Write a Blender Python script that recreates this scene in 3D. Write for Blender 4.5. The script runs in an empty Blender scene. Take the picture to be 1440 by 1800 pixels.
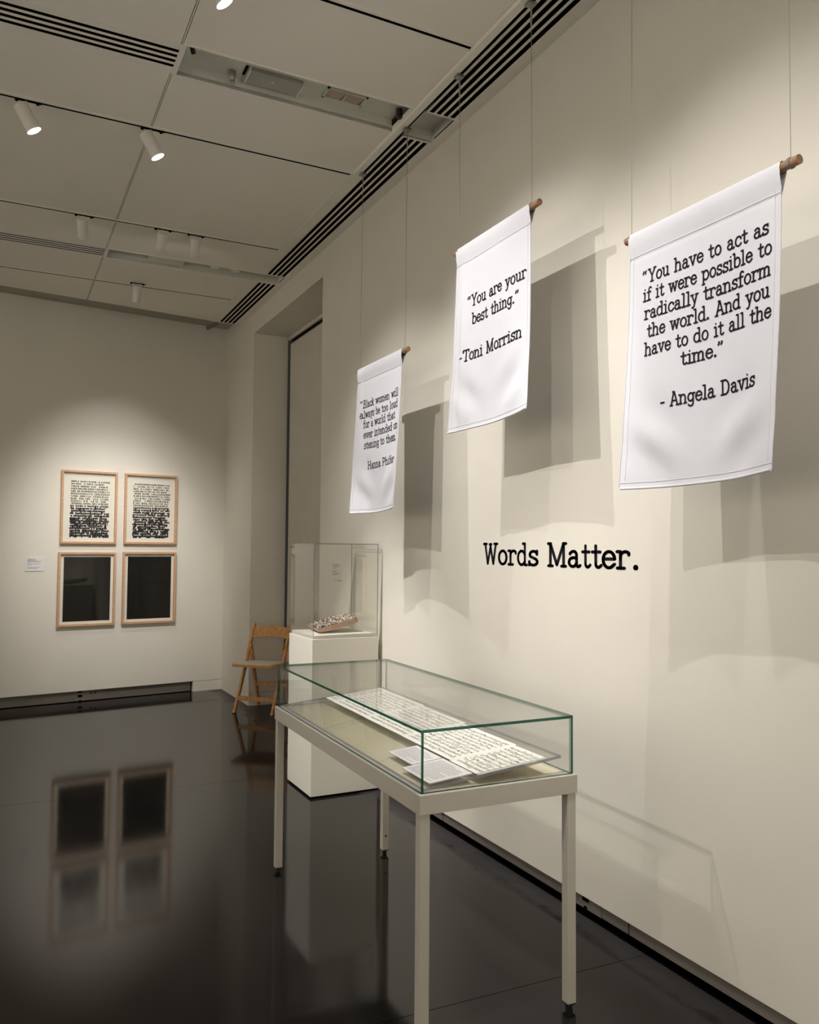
import bpy, math, random
from mathutils import Vector, Matrix

# ------------------------------------------------------------------ camera, world, exposure
S = bpy.context.scene
COL = S.collection
F_PX, YAW, PITCH, ROLL, EYE = 1440.0, 0.467545, 0.045872, 0.007094, 1.5
def cam_axes():
    f = Vector((math.sin(YAW)*math.cos(PITCH), math.cos(YAW)*math.cos(PITCH), math.sin(PITCH)))
    rt = Vector((math.cos(YAW), -math.sin(YAW), 0)); up = rt.cross(f)
    c, s = math.cos(ROLL), math.sin(ROLL)
    return c*rt + s*up, -s*rt + c*up, f
RT, UP, FW = cam_axes()
cd = bpy.data.cameras.new('camera'); cam = bpy.data.objects.new('camera', cd); COL.objects.link(cam)
cam.matrix_world = Matrix(((RT.x, UP.x, -FW.x, 0), (RT.y, UP.y, -FW.y, 0), (RT.z, UP.z, -FW.z, EYE), (0, 0, 0, 1)))
cd.sensor_fit = 'VERTICAL'; cd.sensor_height = 36.0; cd.sensor_width = 28.8
cd.lens = F_PX/1800*36.0; cd.clip_start = 0.05; cd.clip_end = 60
S.camera = cam
w = bpy.data.worlds.new('world'); S.world = w; w.use_nodes = True
w.node_tree.nodes['Background'].inputs[0].default_value = (0.9, 0.85, 0.76, 1)
w.node_tree.nodes['Background'].inputs[1].default_value = 0.02
S.view_settings.view_transform = 'Standard'; S.view_settings.look = 'None'
S.view_settings.gamma = 1.0; S.view_settings.use_curve_mapping = False
S.view_settings.exposure = 0.25
S.cycles.max_bounces = 10; S.cycles.diffuse_bounces = 6; S.cycles.glossy_bounces = 5
S.cycles.transparent_max_bounces = 24; S.cycles.caustics_reflective = False; S.cycles.caustics_refractive = False
S.cycles.use_denoising = True
S.cycles.sample_clamp_indirect = 4.0

# lamps of the room: x, y of the head on its track, aim point, watts, cone (deg), blend, label
TR0, TRP = 0.282, 1.430          # first track and the spacing of the tracks along the wall
K = 1.0
LAMPS = [
 (0.08, 4.576, (1.80, 4.66, 0.70), 340, 38, 1.0, 'white cylinder spotlight on the second track, nearest the left edge, lens shining'),
 (0.70, 4.576, (2.1, 4.45, 1.2), 88, 78, 1.0, 'white cylinder spotlight hanging at the crossing of second track and ceiling seam'),
 (0.705, 3.142, (2.2, 3.10, 1.45), 72, 84, 1.0, 'bright spotlight at the top edge of the photograph on the nearest track'),
 (0.48, 6.005, (0.95, 8.6, 1.35), 130, 44, 1.0, 'white cylinder spotlight alone left of the ceiling seam on the third track'),
 (1.014, 6.005, (1.10, 8.62, 1.35), 120, 44, 1.0, 'left one of the two white cylinder spotlights close together on the third track'),
 (1.248, 6.005, (1.55, 8.66, 1.20), 38, 52, 1.0, 'right one of the two white cylinder spotlights close together on the third track'),
 (1.035, 7.35, (1.1, 8.66, 0.9), 62, 80, 1.0, 'farthest small white spotlight on the track nearest the end wall'),
 (-1.04, 3.142, (2.2, 3.0, 1.75), 165, 52, 1.0, 'white cylinder spotlight on the nearest track, out of view to the left'),
 (-1.04, 4.576, (1.50, 3.0, 0.8), 35, 42, 1.0, 'white cylinder spotlight on the second track, out of view to the left'),
 (0.76, 1.712, (2.2, 1.95, 1.5), 62, 80, 1.0, 'white cylinder spotlight on the track above the visitor, right one'),
 (-0.70, 1.712, (2.2, 1.8, 1.8), 82, 54, 1.0, 'white cylinder spotlight on the track above the visitor, left one'),
 (1.38, 1.712, (1.47, 3.0, 0.76), 185, 46, 1.0, 'added unseen spotlight on the track above the visitor, aimed at the long table'),  # added out of view to brighten the table front and the score
 (0.80, 0.282, (2.2, 0.9, 1.7), 42, 70, 1.0, 'white cylinder spotlight on the track behind the visitor'),
]
FILL_W = 400  # unseen spotlights below are added to supply the room's ambient bounce
FILL_LAMPS = [(-4.4, 6.0, (-5.5, 6.0, 1.7), 'far left on the third track, aimed at the left wall'), (-3.9, 4.576, (-5.5, 4.4, 1.7), 'far left on the second track'),
             (-3.9, 3.142, (-5.5, 3.0, 1.7), 'far left on the nearest track'), (-3.9, 1.712, (-5.5, 1.6, 1.7), 'far left on the track above the visitor'),
             (-3.9, 0.282, (-5.5, 0.2, 1.7), 'far left on the track behind the visitor'), (-3.9, -1.148, (-5.5, -1.2, 1.7), 'far left, near the back of the room'),
             (-3.0, -2.578, (-3.0, -4.0, 1.7), 'left one of three aimed at the wall behind the visitor'), (-1.0, -2.578, (-1.0, -4.0, 1.7), 'middle one of three aimed at the wall behind the visitor'),
             (1.0, -2.578, (1.0, -4.0, 1.7), 'right one of three aimed at the wall behind the visitor'), (0.8, -1.148, (2.2, -1.1, 1.6), 'right, aimed at the right wall behind the visitor')]

# ------------------------------------------------------------------ materials
def mat(name, col, rough=0.6, metal=0.0, spec=0.5, noise=0.0, nscale=8.0, bump=0.0, bscale=60.0, stretch=None, coat=0.0, rvar=0.0, col2=None):
    m = bpy.data.materials.new(name); m.use_nodes = True; nt = m.node_tree; b = nt.nodes['Principled BSDF']
    b.inputs['Base Color'].default_value = (*col, 1); b.inputs['Roughness'].default_value = rough
    b.inputs['Metallic'].default_value = metal; b.inputs['Specular IOR Level'].default_value = spec
    b.inputs['Coat Weight'].default_value = coat
    if noise or bump or rvar:
        tc = nt.nodes.new('ShaderNodeTexCoord'); mp = nt.nodes.new('ShaderNodeMapping')
        nt.links.new(tc.outputs['Object'], mp.inputs[0])
        if stretch: mp.inputs['Scale'].default_value = stretch
        n = nt.nodes.new('ShaderNodeTexNoise'); n.inputs['Scale'].default_value = nscale; n.inputs['Detail'].default_value = 6
        nt.links.new(mp.outputs[0], n.inputs[0])
        if noise:
            r = nt.nodes.new('ShaderNodeValToRGB'); c2 = col2 or tuple(c*(1-noise) for c in col)
            r.color_ramp.elements[0].position = 0.3; r.color_ramp.elements[1].position = 0.7
            r.color_ramp.elements[0].color = (*c2, 1); r.color_ramp.elements[1].color = (*col, 1)
            nt.links.new(n.outputs[0], r.inputs[0]); nt.links.new(r.outputs[0], b.inputs['Base Color'])
        if rvar:
            mr = nt.nodes.new('ShaderNodeMapRange'); mr.inputs[3].default_value = rough-rvar; mr.inputs[4].default_value = rough+rvar
            nt.links.new(n.outputs[0], mr.inputs[0]); nt.links.new(mr.outputs[0], b.inputs['Roughness'])
        if bump:
            n2 = nt.nodes.new('ShaderNodeTexNoise'); n2.inputs['Scale'].default_value = bscale; n2.inputs['Detail'].default_value = 3
            nt.links.new(mp.outputs[0], n2.inputs[0])
            bp = nt.nodes.new('ShaderNodeBump'); bp.inputs['Strength'].default_value = bump; bp.inputs['Distance'].default_value = 0.002
            nt.links.new(n2.outputs[0], bp.inputs['Height']); nt.links.new(bp.outputs[0], b.inputs['Normal'])
    return m
def glassy(name, tint, f0=0.04, scale=0.96, rough=0.0):
    m = bpy.data.materials.new(name); m.use_nodes = True; nt = m.node_tree; nt.nodes.clear()
    o = nt.nodes.new('ShaderNodeOutputMaterial'); mx = nt.nodes.new('ShaderNodeMixShader')
    t = nt.nodes.new('ShaderNodeBsdfTransparent'); g = nt.nodes.new('ShaderNodeBsdfGlossy')
    t.inputs[0].default_value = (*tint, 1); g.inputs['Roughness'].default_value = rough
    lw = nt.nodes.new('ShaderNodeLayerWeight'); lw.inputs[0].default_value = 0.5
    p = nt.nodes.new('ShaderNodeMath'); p.operation = 'POWER'; p.inputs[1].default_value = 5
    a = nt.nodes.new('ShaderNodeMath'); a.operation = 'MULTIPLY_ADD'; a.inputs[1].default_value = scale-f0; a.inputs[2].default_value = f0
    nt.links.new(lw.outputs['Facing'], p.inputs[0]); nt.links.new(p.outputs[0], a.inputs[0]); nt.links.new(a.outputs[0], mx.inputs[0])
    nt.links.new(t.outputs[0], mx.inputs[1]); nt.links.new(g.outputs[0], mx.inputs[2]); nt.links.new(mx.outputs[0], o.inputs[0])
    return m
def edge_glass(name, col, tint, k=0.45):
    m = bpy.data.materials.new(name); m.use_nodes = True; nt = m.node_tree; b = nt.nodes['Principled BSDF']
    b.inputs['Base Color'].default_value = (*col, 1); b.inputs['Roughness'].default_value = 0.15
    o = nt.nodes['Material Output']; mx = nt.nodes.new('ShaderNodeMixShader'); t = nt.nodes.new('ShaderNodeBsdfTransparent')
    t.inputs[0].default_value = (*tint, 1); mx.inputs[0].default_value = 1-k
    nt.links.new(t.outputs[0], mx.inputs[1]); nt.links.new(b.outputs[0], mx.inputs[2]); nt.links.new(mx.outputs[0], o.inputs[0])
    return m
def emis(name, col, st):
    m = bpy.data.materials.new(name); m.use_nodes = True; nt = m.node_tree; nt.nodes.clear()
    o = nt.nodes.new('ShaderNodeOutputMaterial'); e = nt.nodes.new('ShaderNodeEmission'); e.inputs[0].default_value = (*col, 1); e.inputs[1].default_value = st
    nt.links.new(e.outputs[0], o.inputs[0]); m.cycles.emission_sampling = 'NONE'; return m
WALLC = (0.735, 0.70, 0.625)
M = {}
M['wall'] = mat('wall_paint', WALLC, 0.85, spec=0.2, noise=0.03, nscale=3, bump=0.12, bscale=220)
M['ceil'] = mat('ceiling_board', (0.86, 0.82, 0.745), 0.9, spec=0.15, noise=0.03, nscale=2, bump=0.08, bscale=260)
M['ceilm'] = mat('ceiling_metal', (0.84, 0.81, 0.74), 0.5, spec=0.3, noise=0.04, nscale=6)
M['trough'] = mat('trough_paint', (0.67, 0.67, 0.595), 0.55, spec=0.3, noise=0.08, nscale=9)
M['black'] = mat('black_void', (0.003, 0.0025, 0.003), 1.0, spec=0.0, noise=0.3)
M['hatch'] = mat('hatch_paint', (0.40, 0.39, 0.345), 0.6, noise=0.06)
M['recess'] = mat('recess_shade_tone', (0.42, 0.40, 0.34), 0.8, noise=0.05)  # shade of the ceiling recess put into a darker colour
M['dark'] = mat('dark_plastic', (0.02, 0.018, 0.017), 0.5, noise=0.2)
M['panelgrey'] = mat('recess_panel', (0.17, 0.15, 0.13), 0.7, noise=0.15, nscale=5)
M['blind'] = mat('blind_fabric', (0.66, 0.62, 0.55), 0.9, spec=0.1, noise=0.06, nscale=4, bump=0.1, bscale=400)
M['floor'] = mat('polished_concrete', (0.0125, 0.0115, 0.0118), 0.08, spec=0.27, noise=0.42, nscale=1.7, rvar=0.03, bump=0.01, bscale=7)
M['table'] = mat('table_powder_coat', (0.55, 0.515, 0.455), 0.45, spec=0.4, noise=0.03, nscale=20)
M['deck'] = mat('deck_board', (0.70, 0.64, 0.47), 0.7, noise=0.03, nscale=6)
M['white'] = mat('plinth_white', (0.80, 0.775, 0.69), 0.45, spec=0.4, noise=0.02, nscale=5)
M['whitem'] = mat('lamp_white', (0.68, 0.65, 0.60), 0.4, spec=0.4, noise=0.03)
M['cloth'] = mat('banner_cloth', (0.665, 0.67, 0.72), 0.8, spec=0.15, noise=0.015, nscale=12, bump=0.25, bscale=900)
M['ink'] = mat('black_ink', (0.006, 0.005, 0.012), 0.6, spec=0.2, noise=0.2)
M['dowel'] = mat('dowel_wood', (0.40, 0.22, 0.12), 0.55, noise=0.35, nscale=14, stretch=(8, 1, 8))
M['maple'] = mat('maple_frame', (0.62, 0.38, 0.22), 0.5, noise=0.22, nscale=10, stretch=(1, 1, 9))
M['chair'] = mat('chair_beech', (0.74, 0.38, 0.14), 0.38, noise=0.35, nscale=9, stretch=(6, 6, 1))
M['seatpad'] = mat('seat_vinyl', (0.84, 0.76, 0.62), 0.5, noise=0.05)
M['paper'] = mat('print_paper', (0.86, 0.82, 0.72), 0.8, noise=0.02)
M['card'] = mat('caption_card_white', (0.74, 0.72, 0.73), 0.7, noise=0.02)
M['score'] = mat('score_paper', (0.84, 0.82, 0.76), 0.75, noise=0.02)
M['blackprint'] = mat('black_print', (0.011, 0.0105, 0.009), 0.8, spec=0.1)
M['greyink'] = mat('grey_ink', (0.06, 0.055, 0.06), 0.8, noise=0.2)
M['staff'] = mat('staff_ink', (0.20, 0.185, 0.18), 0.8, noise=0.2)
M['cord'] = mat('cord_grey', (0.30, 0.28, 0.25), 0.6, noise=0.1)
M['steel'] = mat('clip_steel', (0.45, 0.45, 0.44), 0.35, metal=0.9, noise=0.2)
M['tablet'] = mat('tablet_wood', (0.42, 0.27, 0.19), 0.6, noise=0.25, nscale=25)
M['pearl'] = mat('pearl_inlay', (0.62, 0.56, 0.50), 0.3, noise=0.75, nscale=55, col2=(0.10, 0.05, 0.045))
M['pearl2'] = mat('pale_shell', (0.86, 0.83, 0.78), 0.25, noise=0.2, nscale=40)
M['darkinlay'] = mat('dark_resin', (0.055, 0.03, 0.028), 0.35, noise=0.3, nscale=40)
M['gold'] = mat('gold_bead', (0.55, 0.38, 0.2), 0.3, metal=0.6, noise=0.2)
M['copper'] = mat('downlight_reflector', (0.50, 0.38, 0.30), 0.4, noise=0.1)
M['glass'] = glassy('case_glass', (0.993, 0.998, 0.994), 0.038, 0.80)
M['gedge'] = edge_glass('glass_edge_green', (0.006, 0.055, 0.033), (0.15, 0.55, 0.4), 0.2)
M['acryl'] = glassy('acrylic_sheet', (0.985, 0.985, 0.975), 0.035)
M['aedge'] = edge_glass('acrylic_edge', (0.24, 0.22, 0.235), (0.7, 0.66, 0.7), 0.45)
M['redge'] = edge_glass('acrylic_riser_edge', (0.35, 0.34, 0.44), (0.8, 0.8, 0.9), 0.35)
M['pic'] = glassy('picture_glazing', (0.99, 0.99, 0.985), 0.03, 0.9)
M['lens'] = emis('lamp_lens_glow', (1, 0.97, 0.9), 14)

def dust_band(m):
    nt = m.node_tree; b = nt.nodes['Principled BSDF']; tc = nt.nodes.new('ShaderNodeTexCoord'); sx = nt.nodes.new('ShaderNodeSeparateXYZ')
    nt.links.new(tc.outputs['Object'], sx.inputs[0]); mr = nt.nodes.new('ShaderNodeMapRange'); mr.inputs[1].default_value = 2.03; mr.inputs[2].default_value = 2.13
    n = nt.nodes.new('ShaderNodeTexNoise'); n.inputs['Scale'].default_value = 5; n.inputs['Detail'].default_value = 8; nt.links.new(tc.outputs['Object'], n.inputs[0])
    ad = nt.nodes.new('ShaderNodeMath'); ad.operation = 'MULTIPLY_ADD'; ad.inputs[1].default_value = 0.25; nt.links.new(n.outputs[0], ad.inputs[0]); nt.links.new(sx.outputs[0], ad.inputs[2])
    sb = nt.nodes.new('ShaderNodeMath'); sb.operation = 'SUBTRACT'; sb.inputs[1].default_value = 0.125; nt.links.new(ad.outputs[0], sb.inputs[0]); nt.links.new(sb.outputs[0], mr.inputs[0])
    for sock, val in (('Base Color', (0.040, 0.036, 0.036, 1)), ('Roughness', 0.42)):
        src = b.inputs[sock].links[0].from_socket
        if sock == 'Roughness':
            mx = nt.nodes.new('ShaderNodeMix'); mx.inputs[3].default_value = val; nt.links.new(mr.outputs[0], mx.inputs[0]); nt.links.new(src, mx.inputs[2]); nt.links.new(mx.outputs[0], b.inputs[sock])
        else:
            mx = nt.nodes.new('ShaderNodeMix'); mx.data_type = 'RGBA'; mx.inputs[7].default_value = val; nt.links.new(mr.outputs[0], mx.inputs[0]); nt.links.new(src, mx.inputs[6]); nt.links.new(mx.outputs[2], b.inputs[sock])
dust_band(M['floor'])

# ------------------------------------------------------------------ mesh helpers
class MB:
    def __init__(s): s.v = []; s.f = []; s.m = []; s.sm = []
    def add(s, vs, fs, mi=0, smooth=False):
        o = len(s.v); s.v += [tuple(v) for v in vs]
        for f in fs: s.f.append(tuple(i+o for i in f)); s.m.append(mi); s.sm.append(smooth)
        return s
    def box(s, x0, x1, y0, y1, z0, z1, mi=0, T=None):
        vs = [Vector((x, y, z)) for z in (z0, z1) for y in (y0, y1) for x in (x0, x1)]
        if T is not None: vs = [T @ v for v in vs]
        return s.add(vs, [(0, 2, 3, 1), (4, 5, 7, 6), (0, 1, 5, 4), (2, 6, 7, 3), (0, 4, 6, 2), (1, 3, 7, 5)], mi)
    def quad(s, a, b, c, d, mi=0): return s.add([a, b, c, d], [(0, 1, 2, 3)], mi)
    def tube(s, pts, r, n=10, mi=0, caps=True, smooth=True):
        pts = [Vector(p) for p in pts]; rs = r if isinstance(r, (list, tuple)) else [r]*len(pts)
        vs = []; ref = None
        for i, p in enumerate(pts):
            d = (pts[min(i+1, len(pts)-1)] - pts[max(i-1, 0)]).normalized()
            if ref is None: ref = Vector((0, 0, 1)) if abs(d.z) < 0.9 else Vector((1, 0, 0))
            a = d.cross(ref).normalized(); b = d.cross(a)
            vs += [p + (a*math.cos(2*math.pi*k/n) + b*math.sin(2*math.pi*k/n))*rs[i] for k in range(n)]
        fs = [(i*n+k, i*n+(k+1) % n, (i+1)*n+(k+1) % n, (i+1)*n+k) for i in range(len(pts)-1) for k in range(n)]
        s.add(vs, fs, mi, smooth)
        if caps: s.add(vs[:n], [tuple(range(n-1, -1, -1))], mi); s.add(vs[-n:], [tuple(range(n))], mi)
        return s
    def beam(s, a, b, wx, wy, side=None, mi=0):
        a, b = Vector(a), Vector(b); d = (b-a).normalized(); sd = Vector(side or (1, 0, 0)); sd = (sd - d*sd.dot(d)).normalized(); t = d.cross(sd)
        vs = [p + sd*(wx/2*i) + t*(wy/2*j) for p in (a, b) for j in (-1, 1) for i in (-1, 1)]
        return s.add(vs, [(0, 1, 3, 2), (4, 6, 7, 5), (0, 4, 5, 1), (2, 3, 7, 6), (0, 2, 6, 4), (1, 5, 7, 3)], mi)
    def obj(s, name, mats, parent=None, bevel=0.0, T=None):
        me = bpy.data.meshes.new(name); me.from_pydata([T @ Vector(v) if T is not None else v for v in s.v], [], s.f)
        for m in (mats if isinstance(mats, (list, tuple)) else [mats]): me.materials.append(m)
        me.polygons.foreach_set('material_index', s.m); me.polygons.foreach_set('use_smooth', s.sm); me.update()
        o = bpy.data.objects.new(name, me); COL.objects.link(o)
        if parent is not None:
            o.parent = parent
        if bevel:
            b = o.modifiers.new('bevel', 'BEVEL'); b.width = bevel; b.segments = 2; b.limit_method = 'ANGLE'
        return o
def B(*a, **k): return MB().box(*a, **k)
def empty(name, loc=(0, 0, 0), rz=0.0):
    o = bpy.data.objects.new(name, None); COL.objects.link(o); o.location = loc; o.rotation_euler = (0, 0, rz); o.empty_display_size = 0.1
    return o
def tag(o, label=None, cat=None, group=None, kind=None):
    if label: o['label'] = label
    if cat: o['category'] = cat
    if group: o['group'] = group
    if kind: o['kind'] = kind
    return o
def struct(name, mb, m, parent=None, bevel=0.0):
    o = mb.obj(name, m, parent, bevel)
    if parent is None: o['kind'] = 'structure'
    return o

# ------------------------------------------------------------------ a slab-serif face drawn with strokes (cap height 1, x-height .66)
def arc(cx, cy, rx, ry, a0, a1, n=14):
    return [(cx+rx*math.cos(math.radians(a0+(a1-a0)*i/n)), cy+ry*math.sin(math.radians(a0+(a1-a0)*i/n))) for i in range(n+1)]
X = 0.66
def sf(x, y, l=0.11, r=0.11): return [(x-l, y), (x+r, y)]
G = {
 'o': (0.66, [arc(.33, .33, .25, .33, 0, 360, 22)]),
 'a': (0.68, [[(.13, .54), (.13, .57)], [(.13, .57)] + arc(.30, .50, .16, .16, 130, 0, 8) + [(.46, .12)] + arc(.54, .09, .08, .09, 180, 290, 6) + [(.64, .06)], [(.46, .36), (.34, .385)] + arc(.27, .19, .19, .19, 90, 290, 12) + [(.40, .06), (.46, .16)]]),
 'b': (0.70, [[(.0, 1.0), (.14, 1.0), (.14, .03)], arc(.37, .33, .25, .33, 150, -150, 18)]),
 'c': (0.62, [[(.54, .46), (.545, .56)], arc(.33, .33, .25, .33, 42, 318, 18) + [(.56, .14)]]),
 'd': (0.72, [[(.40, 1.0), (.54, 1.0), (.54, 0), (.68, 0)], arc(.31, .33, .25, .33, 30, 330, 18)]),
 'e': (0.64, [[(.08, .36), (.57, .36)] + arc(.33, .33, .25, .33, 8, 318, 20) + [(.57, .15)]]),
 'f': (0.50, [sf(.21, 0, .15, .18), [(.21, 0), (.21, .82)] + arc(.35, .84, .14, .17, 180, 50, 8) + [(.47, .93)], [(.05, X-.02), (.42, X-.02)]]),
 'g': (0.66, [arc(.29, .36, .22, .29, 0, 360, 20), [(.64, .62), (.50, .62), (.51, -.05)] + arc(.30, -.08, .21, .22, 0, -155, 10)]),
 'h': (0.74, [[(.0, 1.0), (.15, 1.0), (.15, 0)], sf(.15, 0), [(.15, .44)] + arc(.36, .44, .20, .21, 160, 0, 10) + [(.56, 0)], sf(.56, 0)]),
 'i': (0.42, [[(.06, X), (.21, X), (.21, 0)], sf(.21, 0, .15, .15), [(.20, .90), (.21, .91)]]),
 'j': (0.40, [[(.06, X), (.24, X), (.24, -.1)] + arc(.08, -.1, .16, .2, 0, -110, 8), [(.24, .90), (.25, .91)]]),
 'k': (0.72, [[(.0, 1.0), (.15, 1.0), (.15, 0)], sf(.15, 0), [(.56, X), (.15, .26)], [(.28, .38), (.58, 0)], sf(.56, X, .12, .08), sf(.60, 0)]),
 'l': (0.42, [[(.05, 1.0), (.21, 1.0), (.21, 0)], sf(.21, 0, .15, .15)]),
 'm': (1.02, [[(.0, X), (.14, X), (.14, 0)], sf(.14, 0), [(.14, .46)] + arc(.32, .46, .17, .19, 160, 0, 8) + [(.49, 0)], sf(.49, 0, .08, .09), [(.49, .46)] + arc(.67, .46, .17, .19, 160, 0, 8) + [(.84, 0)], sf(.84, 0)]),
 'n': (0.74, [[(.0, X), (.15, X), (.15, 0)], sf(.15, 0), [(.15, .44)] + arc(.36, .44, .20, .21, 160, 0, 10) + [(.56, 0)], sf(.56, 0)]),
 'p': (0.72, [[(.0, X), (.15, X), (.15, -.30)], sf(.15, -.30), arc(.38, .33, .25, .33, 150, -150, 18)]),
 'r': (0.58, [[(.02, X), (.17, X), (.17, 0)], sf(.17, 0, .14, .17), [(.17, .38)] + arc(.38, .44, .21, .22, 165, 60, 8) + [(.53, .60), (.53, .53)]]),
 's': (0.58, [[(.47, X), (.47, .50)], arc(.29, .49, .18, .16, 40, 215, 10) + arc(.28, .16, .21, .16, 60, -140, 12), [(.08, .0), (.08, .17)]]),
 't': (0.52, [[(.22, .90), (.22, .14)] + arc(.34, .14, .12, .14, 180, 300, 8) + [(.49, .09)], [(.04, X-.02), (.44, X-.02)]]),
 'u': (0.74, [[(.02, X), (.16, X), (.16, .22)] + arc(.34, .21, .18, .21, 180, 340, 10) + [(.54, .22)], [(.42, X), (.54, X), (.54, 0), (.68, 0)]]),
 'v': (0.68, [[(.12, X), (.33, .0), (.55, X)], sf(.12, X), sf(.55, X)]),
 'w': (0.94, [[(.12, X), (.28, 0), (.46, .60), (.64, 0), (.81, X)], sf(.12, X), sf(.81, X), sf(.46, .62, .06, .06)]),
 'y': (0.68, [[(.12, X), (.34, .04)], [(.55, X), (.30, -.16)] + arc(.18, -.14, .12, .14, 0, -120, 7), sf(.12, X), sf(.55, X)]),
 'A': (0.88, [[(.14, 0), (.42, 1.0), (.46, 1.0), (.74, 0)], [(.24, .34), (.64, .34)], sf(.14, 0), sf(.74, 0), [(.32, 1.0), (.46, 1.0)]]),
 'B': (0.82, [[(.04, 0), (.44, 0)] + arc(.44, .26, .24, .26, -90, 90, 10) + [(.18, .53)], [(.04, 1.0), (.42, 1.0)] + arc(.42, .77, .20, .235, 90, -90, 10), [(.18, 0), (.18, 1.0)]]),
 'D': (0.86, [[(.04, 0), (.38, 0)] + arc(.38, .5, .34, .5, -90, 90, 14) + [(.04, 1.0)], [(.18, 0), (.18, 1.0)]]),
 'H': (0.92, [[(.17, 0), (.17, 1)], [(.70, 0), (.70, 1)], [(.17, .52), (.70, .52)], sf(.17, 0), sf(.17, 1), sf(.70, 0), sf(.70, 1)]),
 'M': (1.08, [[(.17, 0), (.17, 1), (.51, .05), (.86, 1), (.86, 0)], sf(.17, 0), sf(.86, 0), sf(.17, 1, .12, .02), sf(.86, 1, .02, .12)]),
 'P': (0.80, [[(.18, 0), (.18, 1)], sf(.18, 0), [(.06, 1), (.42, 1)] + arc(.42, .73, .25, .27, 90, -90, 10) + [(.18, .46)]]),
 'T': (0.80, [[(.40, 0), (.40, 1)], sf(.40, 0, .14, .14), [(.07, .80), (.07, 1), (.73, 1), (.73, .80)]]),
 'W': (1.10, [[(.14, 1), (.33, 0), (.54, .86), (.75, 0), (.94, 1)], sf(.14, 1), sf(.94, 1), sf(.54, .98, .07, .07), [(.54, .86), (.54, .98)]]),
 'Y': (0.84, [[(.13, 1), (.42, .45), (.71, 1)], [(.42, .45), (.42, 0)], sf(.42, 0, .14, .14), sf(.13, 1), sf(.71, 1)]),
 '.': (0.34, [[(.14, .035), (.17, .035), (.155, .06)]]),
 '-': (0.50, [[(.07, .36), (.40, .36)]]),
 ' ': (0.46, []),
 '\u201c': (0.60, [[(.10, .77), (.11, .78)], [(.08, .78), (.10, .88), (.16, .97)], [(.33, .77), (.34, .78)], [(.31, .78), (.33, .88), (.39, .97)]]),
 '\u201d': (0.60, [[(.13, .94), (.14, .94)], [(.16, .94), (.14, .84), (.08, .75)], [(.36, .94), (.37, .94)], [(.39, .94), (.37, .84), (.31, .75)]]),
 '\u2019': (0.34, [[(.13, .94), (.14, .94)], [(.16, .94), (.14, .84), (.08, .75)]]),
}
BOLD = {'.': 1.5}
def text_width(s): return sum(G[c][0] for c in s) - 0.12
def glyph_polys(ch, sw):
    """flat polygons of one letter: a strip per stroke segment and a round dab per joint"""
    out = []; w_ = sw*BOLD.get(ch, 1.0)
    for st in G[ch][1]:
        for i, (x, y) in enumerate(st):
            out.append([(x+w_/2*math.cos(k*math.pi/4+.39), y+w_/2*math.sin(k*math.pi/4+.39)) for k in range(8)])
            if i:
                px, py = st[i-1]; L = math.hypot(x-px, y-py)
                if L < 1e-6: continue
                nseg = max(1, int(L/0.22)); nx, ny = -(y-py)/L*w_/2, (x-px)/L*w_/2
                for q in range(nseg):
                    ax, ay = px+(x-px)*q/nseg, py+(y-py)*q/nseg; bx, by = px+(x-px)*(q+1)/nseg, py+(y-py)*(q+1)/nseg
                    out.append([(ax-nx, ay-ny), (bx-nx, by-ny), (bx+nx, by+ny), (ax+nx, ay+ny)])
    return out

# ------------------------------------------------------------------ room shell
XW, ZC = 2.195, 3.80
NY0, NY1, NZ = 5.852, 7.732, 3.595
mb = MB(); mb.box(XW, 2.62, -4.0, NY0, 0.083, 4.0).box(XW, 2.62, NY0, NY1, NZ, 4.0).box(XW, 2.54, NY1, 8.95, 0.121, 4.0)
struct('wall_right', mb, M['wall'])
struct('baseboard_right', B(XW, 2.54, NY1, 8.95, -0.012, 0.117), M['wall'], bevel=0.0015)
mb = MB().box(XW+0.012, XW+0.035, -4.0, NY0, 0.032, 0.083)
rp = struct('trim_1', mb, M['panelgrey'])
for y in (3.94, 2.48, 1.2): B(XW+0.0105, XW+0.0125, y-0.0015, y+0.0015, 0.032, 0.083).obj('joint', M['black'], rp)
struct('trim_2', MB().box(XW+0.04, 2.62, -4.0, NY0, -0.012, 0.083).box(XW+0.012, XW+0.04, -4.0, NY0, -0.012, 0.0), M['black'])
# the sunken bay with its dark-edged blind
struct('trim_3', MB().box(2.585, 2.62, NY0, NY1, -0.012, NZ), M['black'])
bl = empty('roller_blind', (2.55, 6.7, 0.02)); tag(bl, 'tall grey blind filling the wall bay behind the folding chair, black gap at its edge', 'blind')
B(-0.003, 0.003, -0.845, 0.970, 0.0, 3.495).obj('fabric', M['blind'], bl)
B(-0.012, 0.012, -0.845, 1.020, 3.538, 3.574).obj('head_rail', M['blind'], bl, 0.002)
B(-0.006, 0.014, -0.845, 0.970, 3.498, 3.508).obj('top_bar', M['dark'], bl)
B(-0.018, -0.004, -0.30, -0.27, 3.46, 3.50).obj('bracket', M['steel'], bl)
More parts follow.
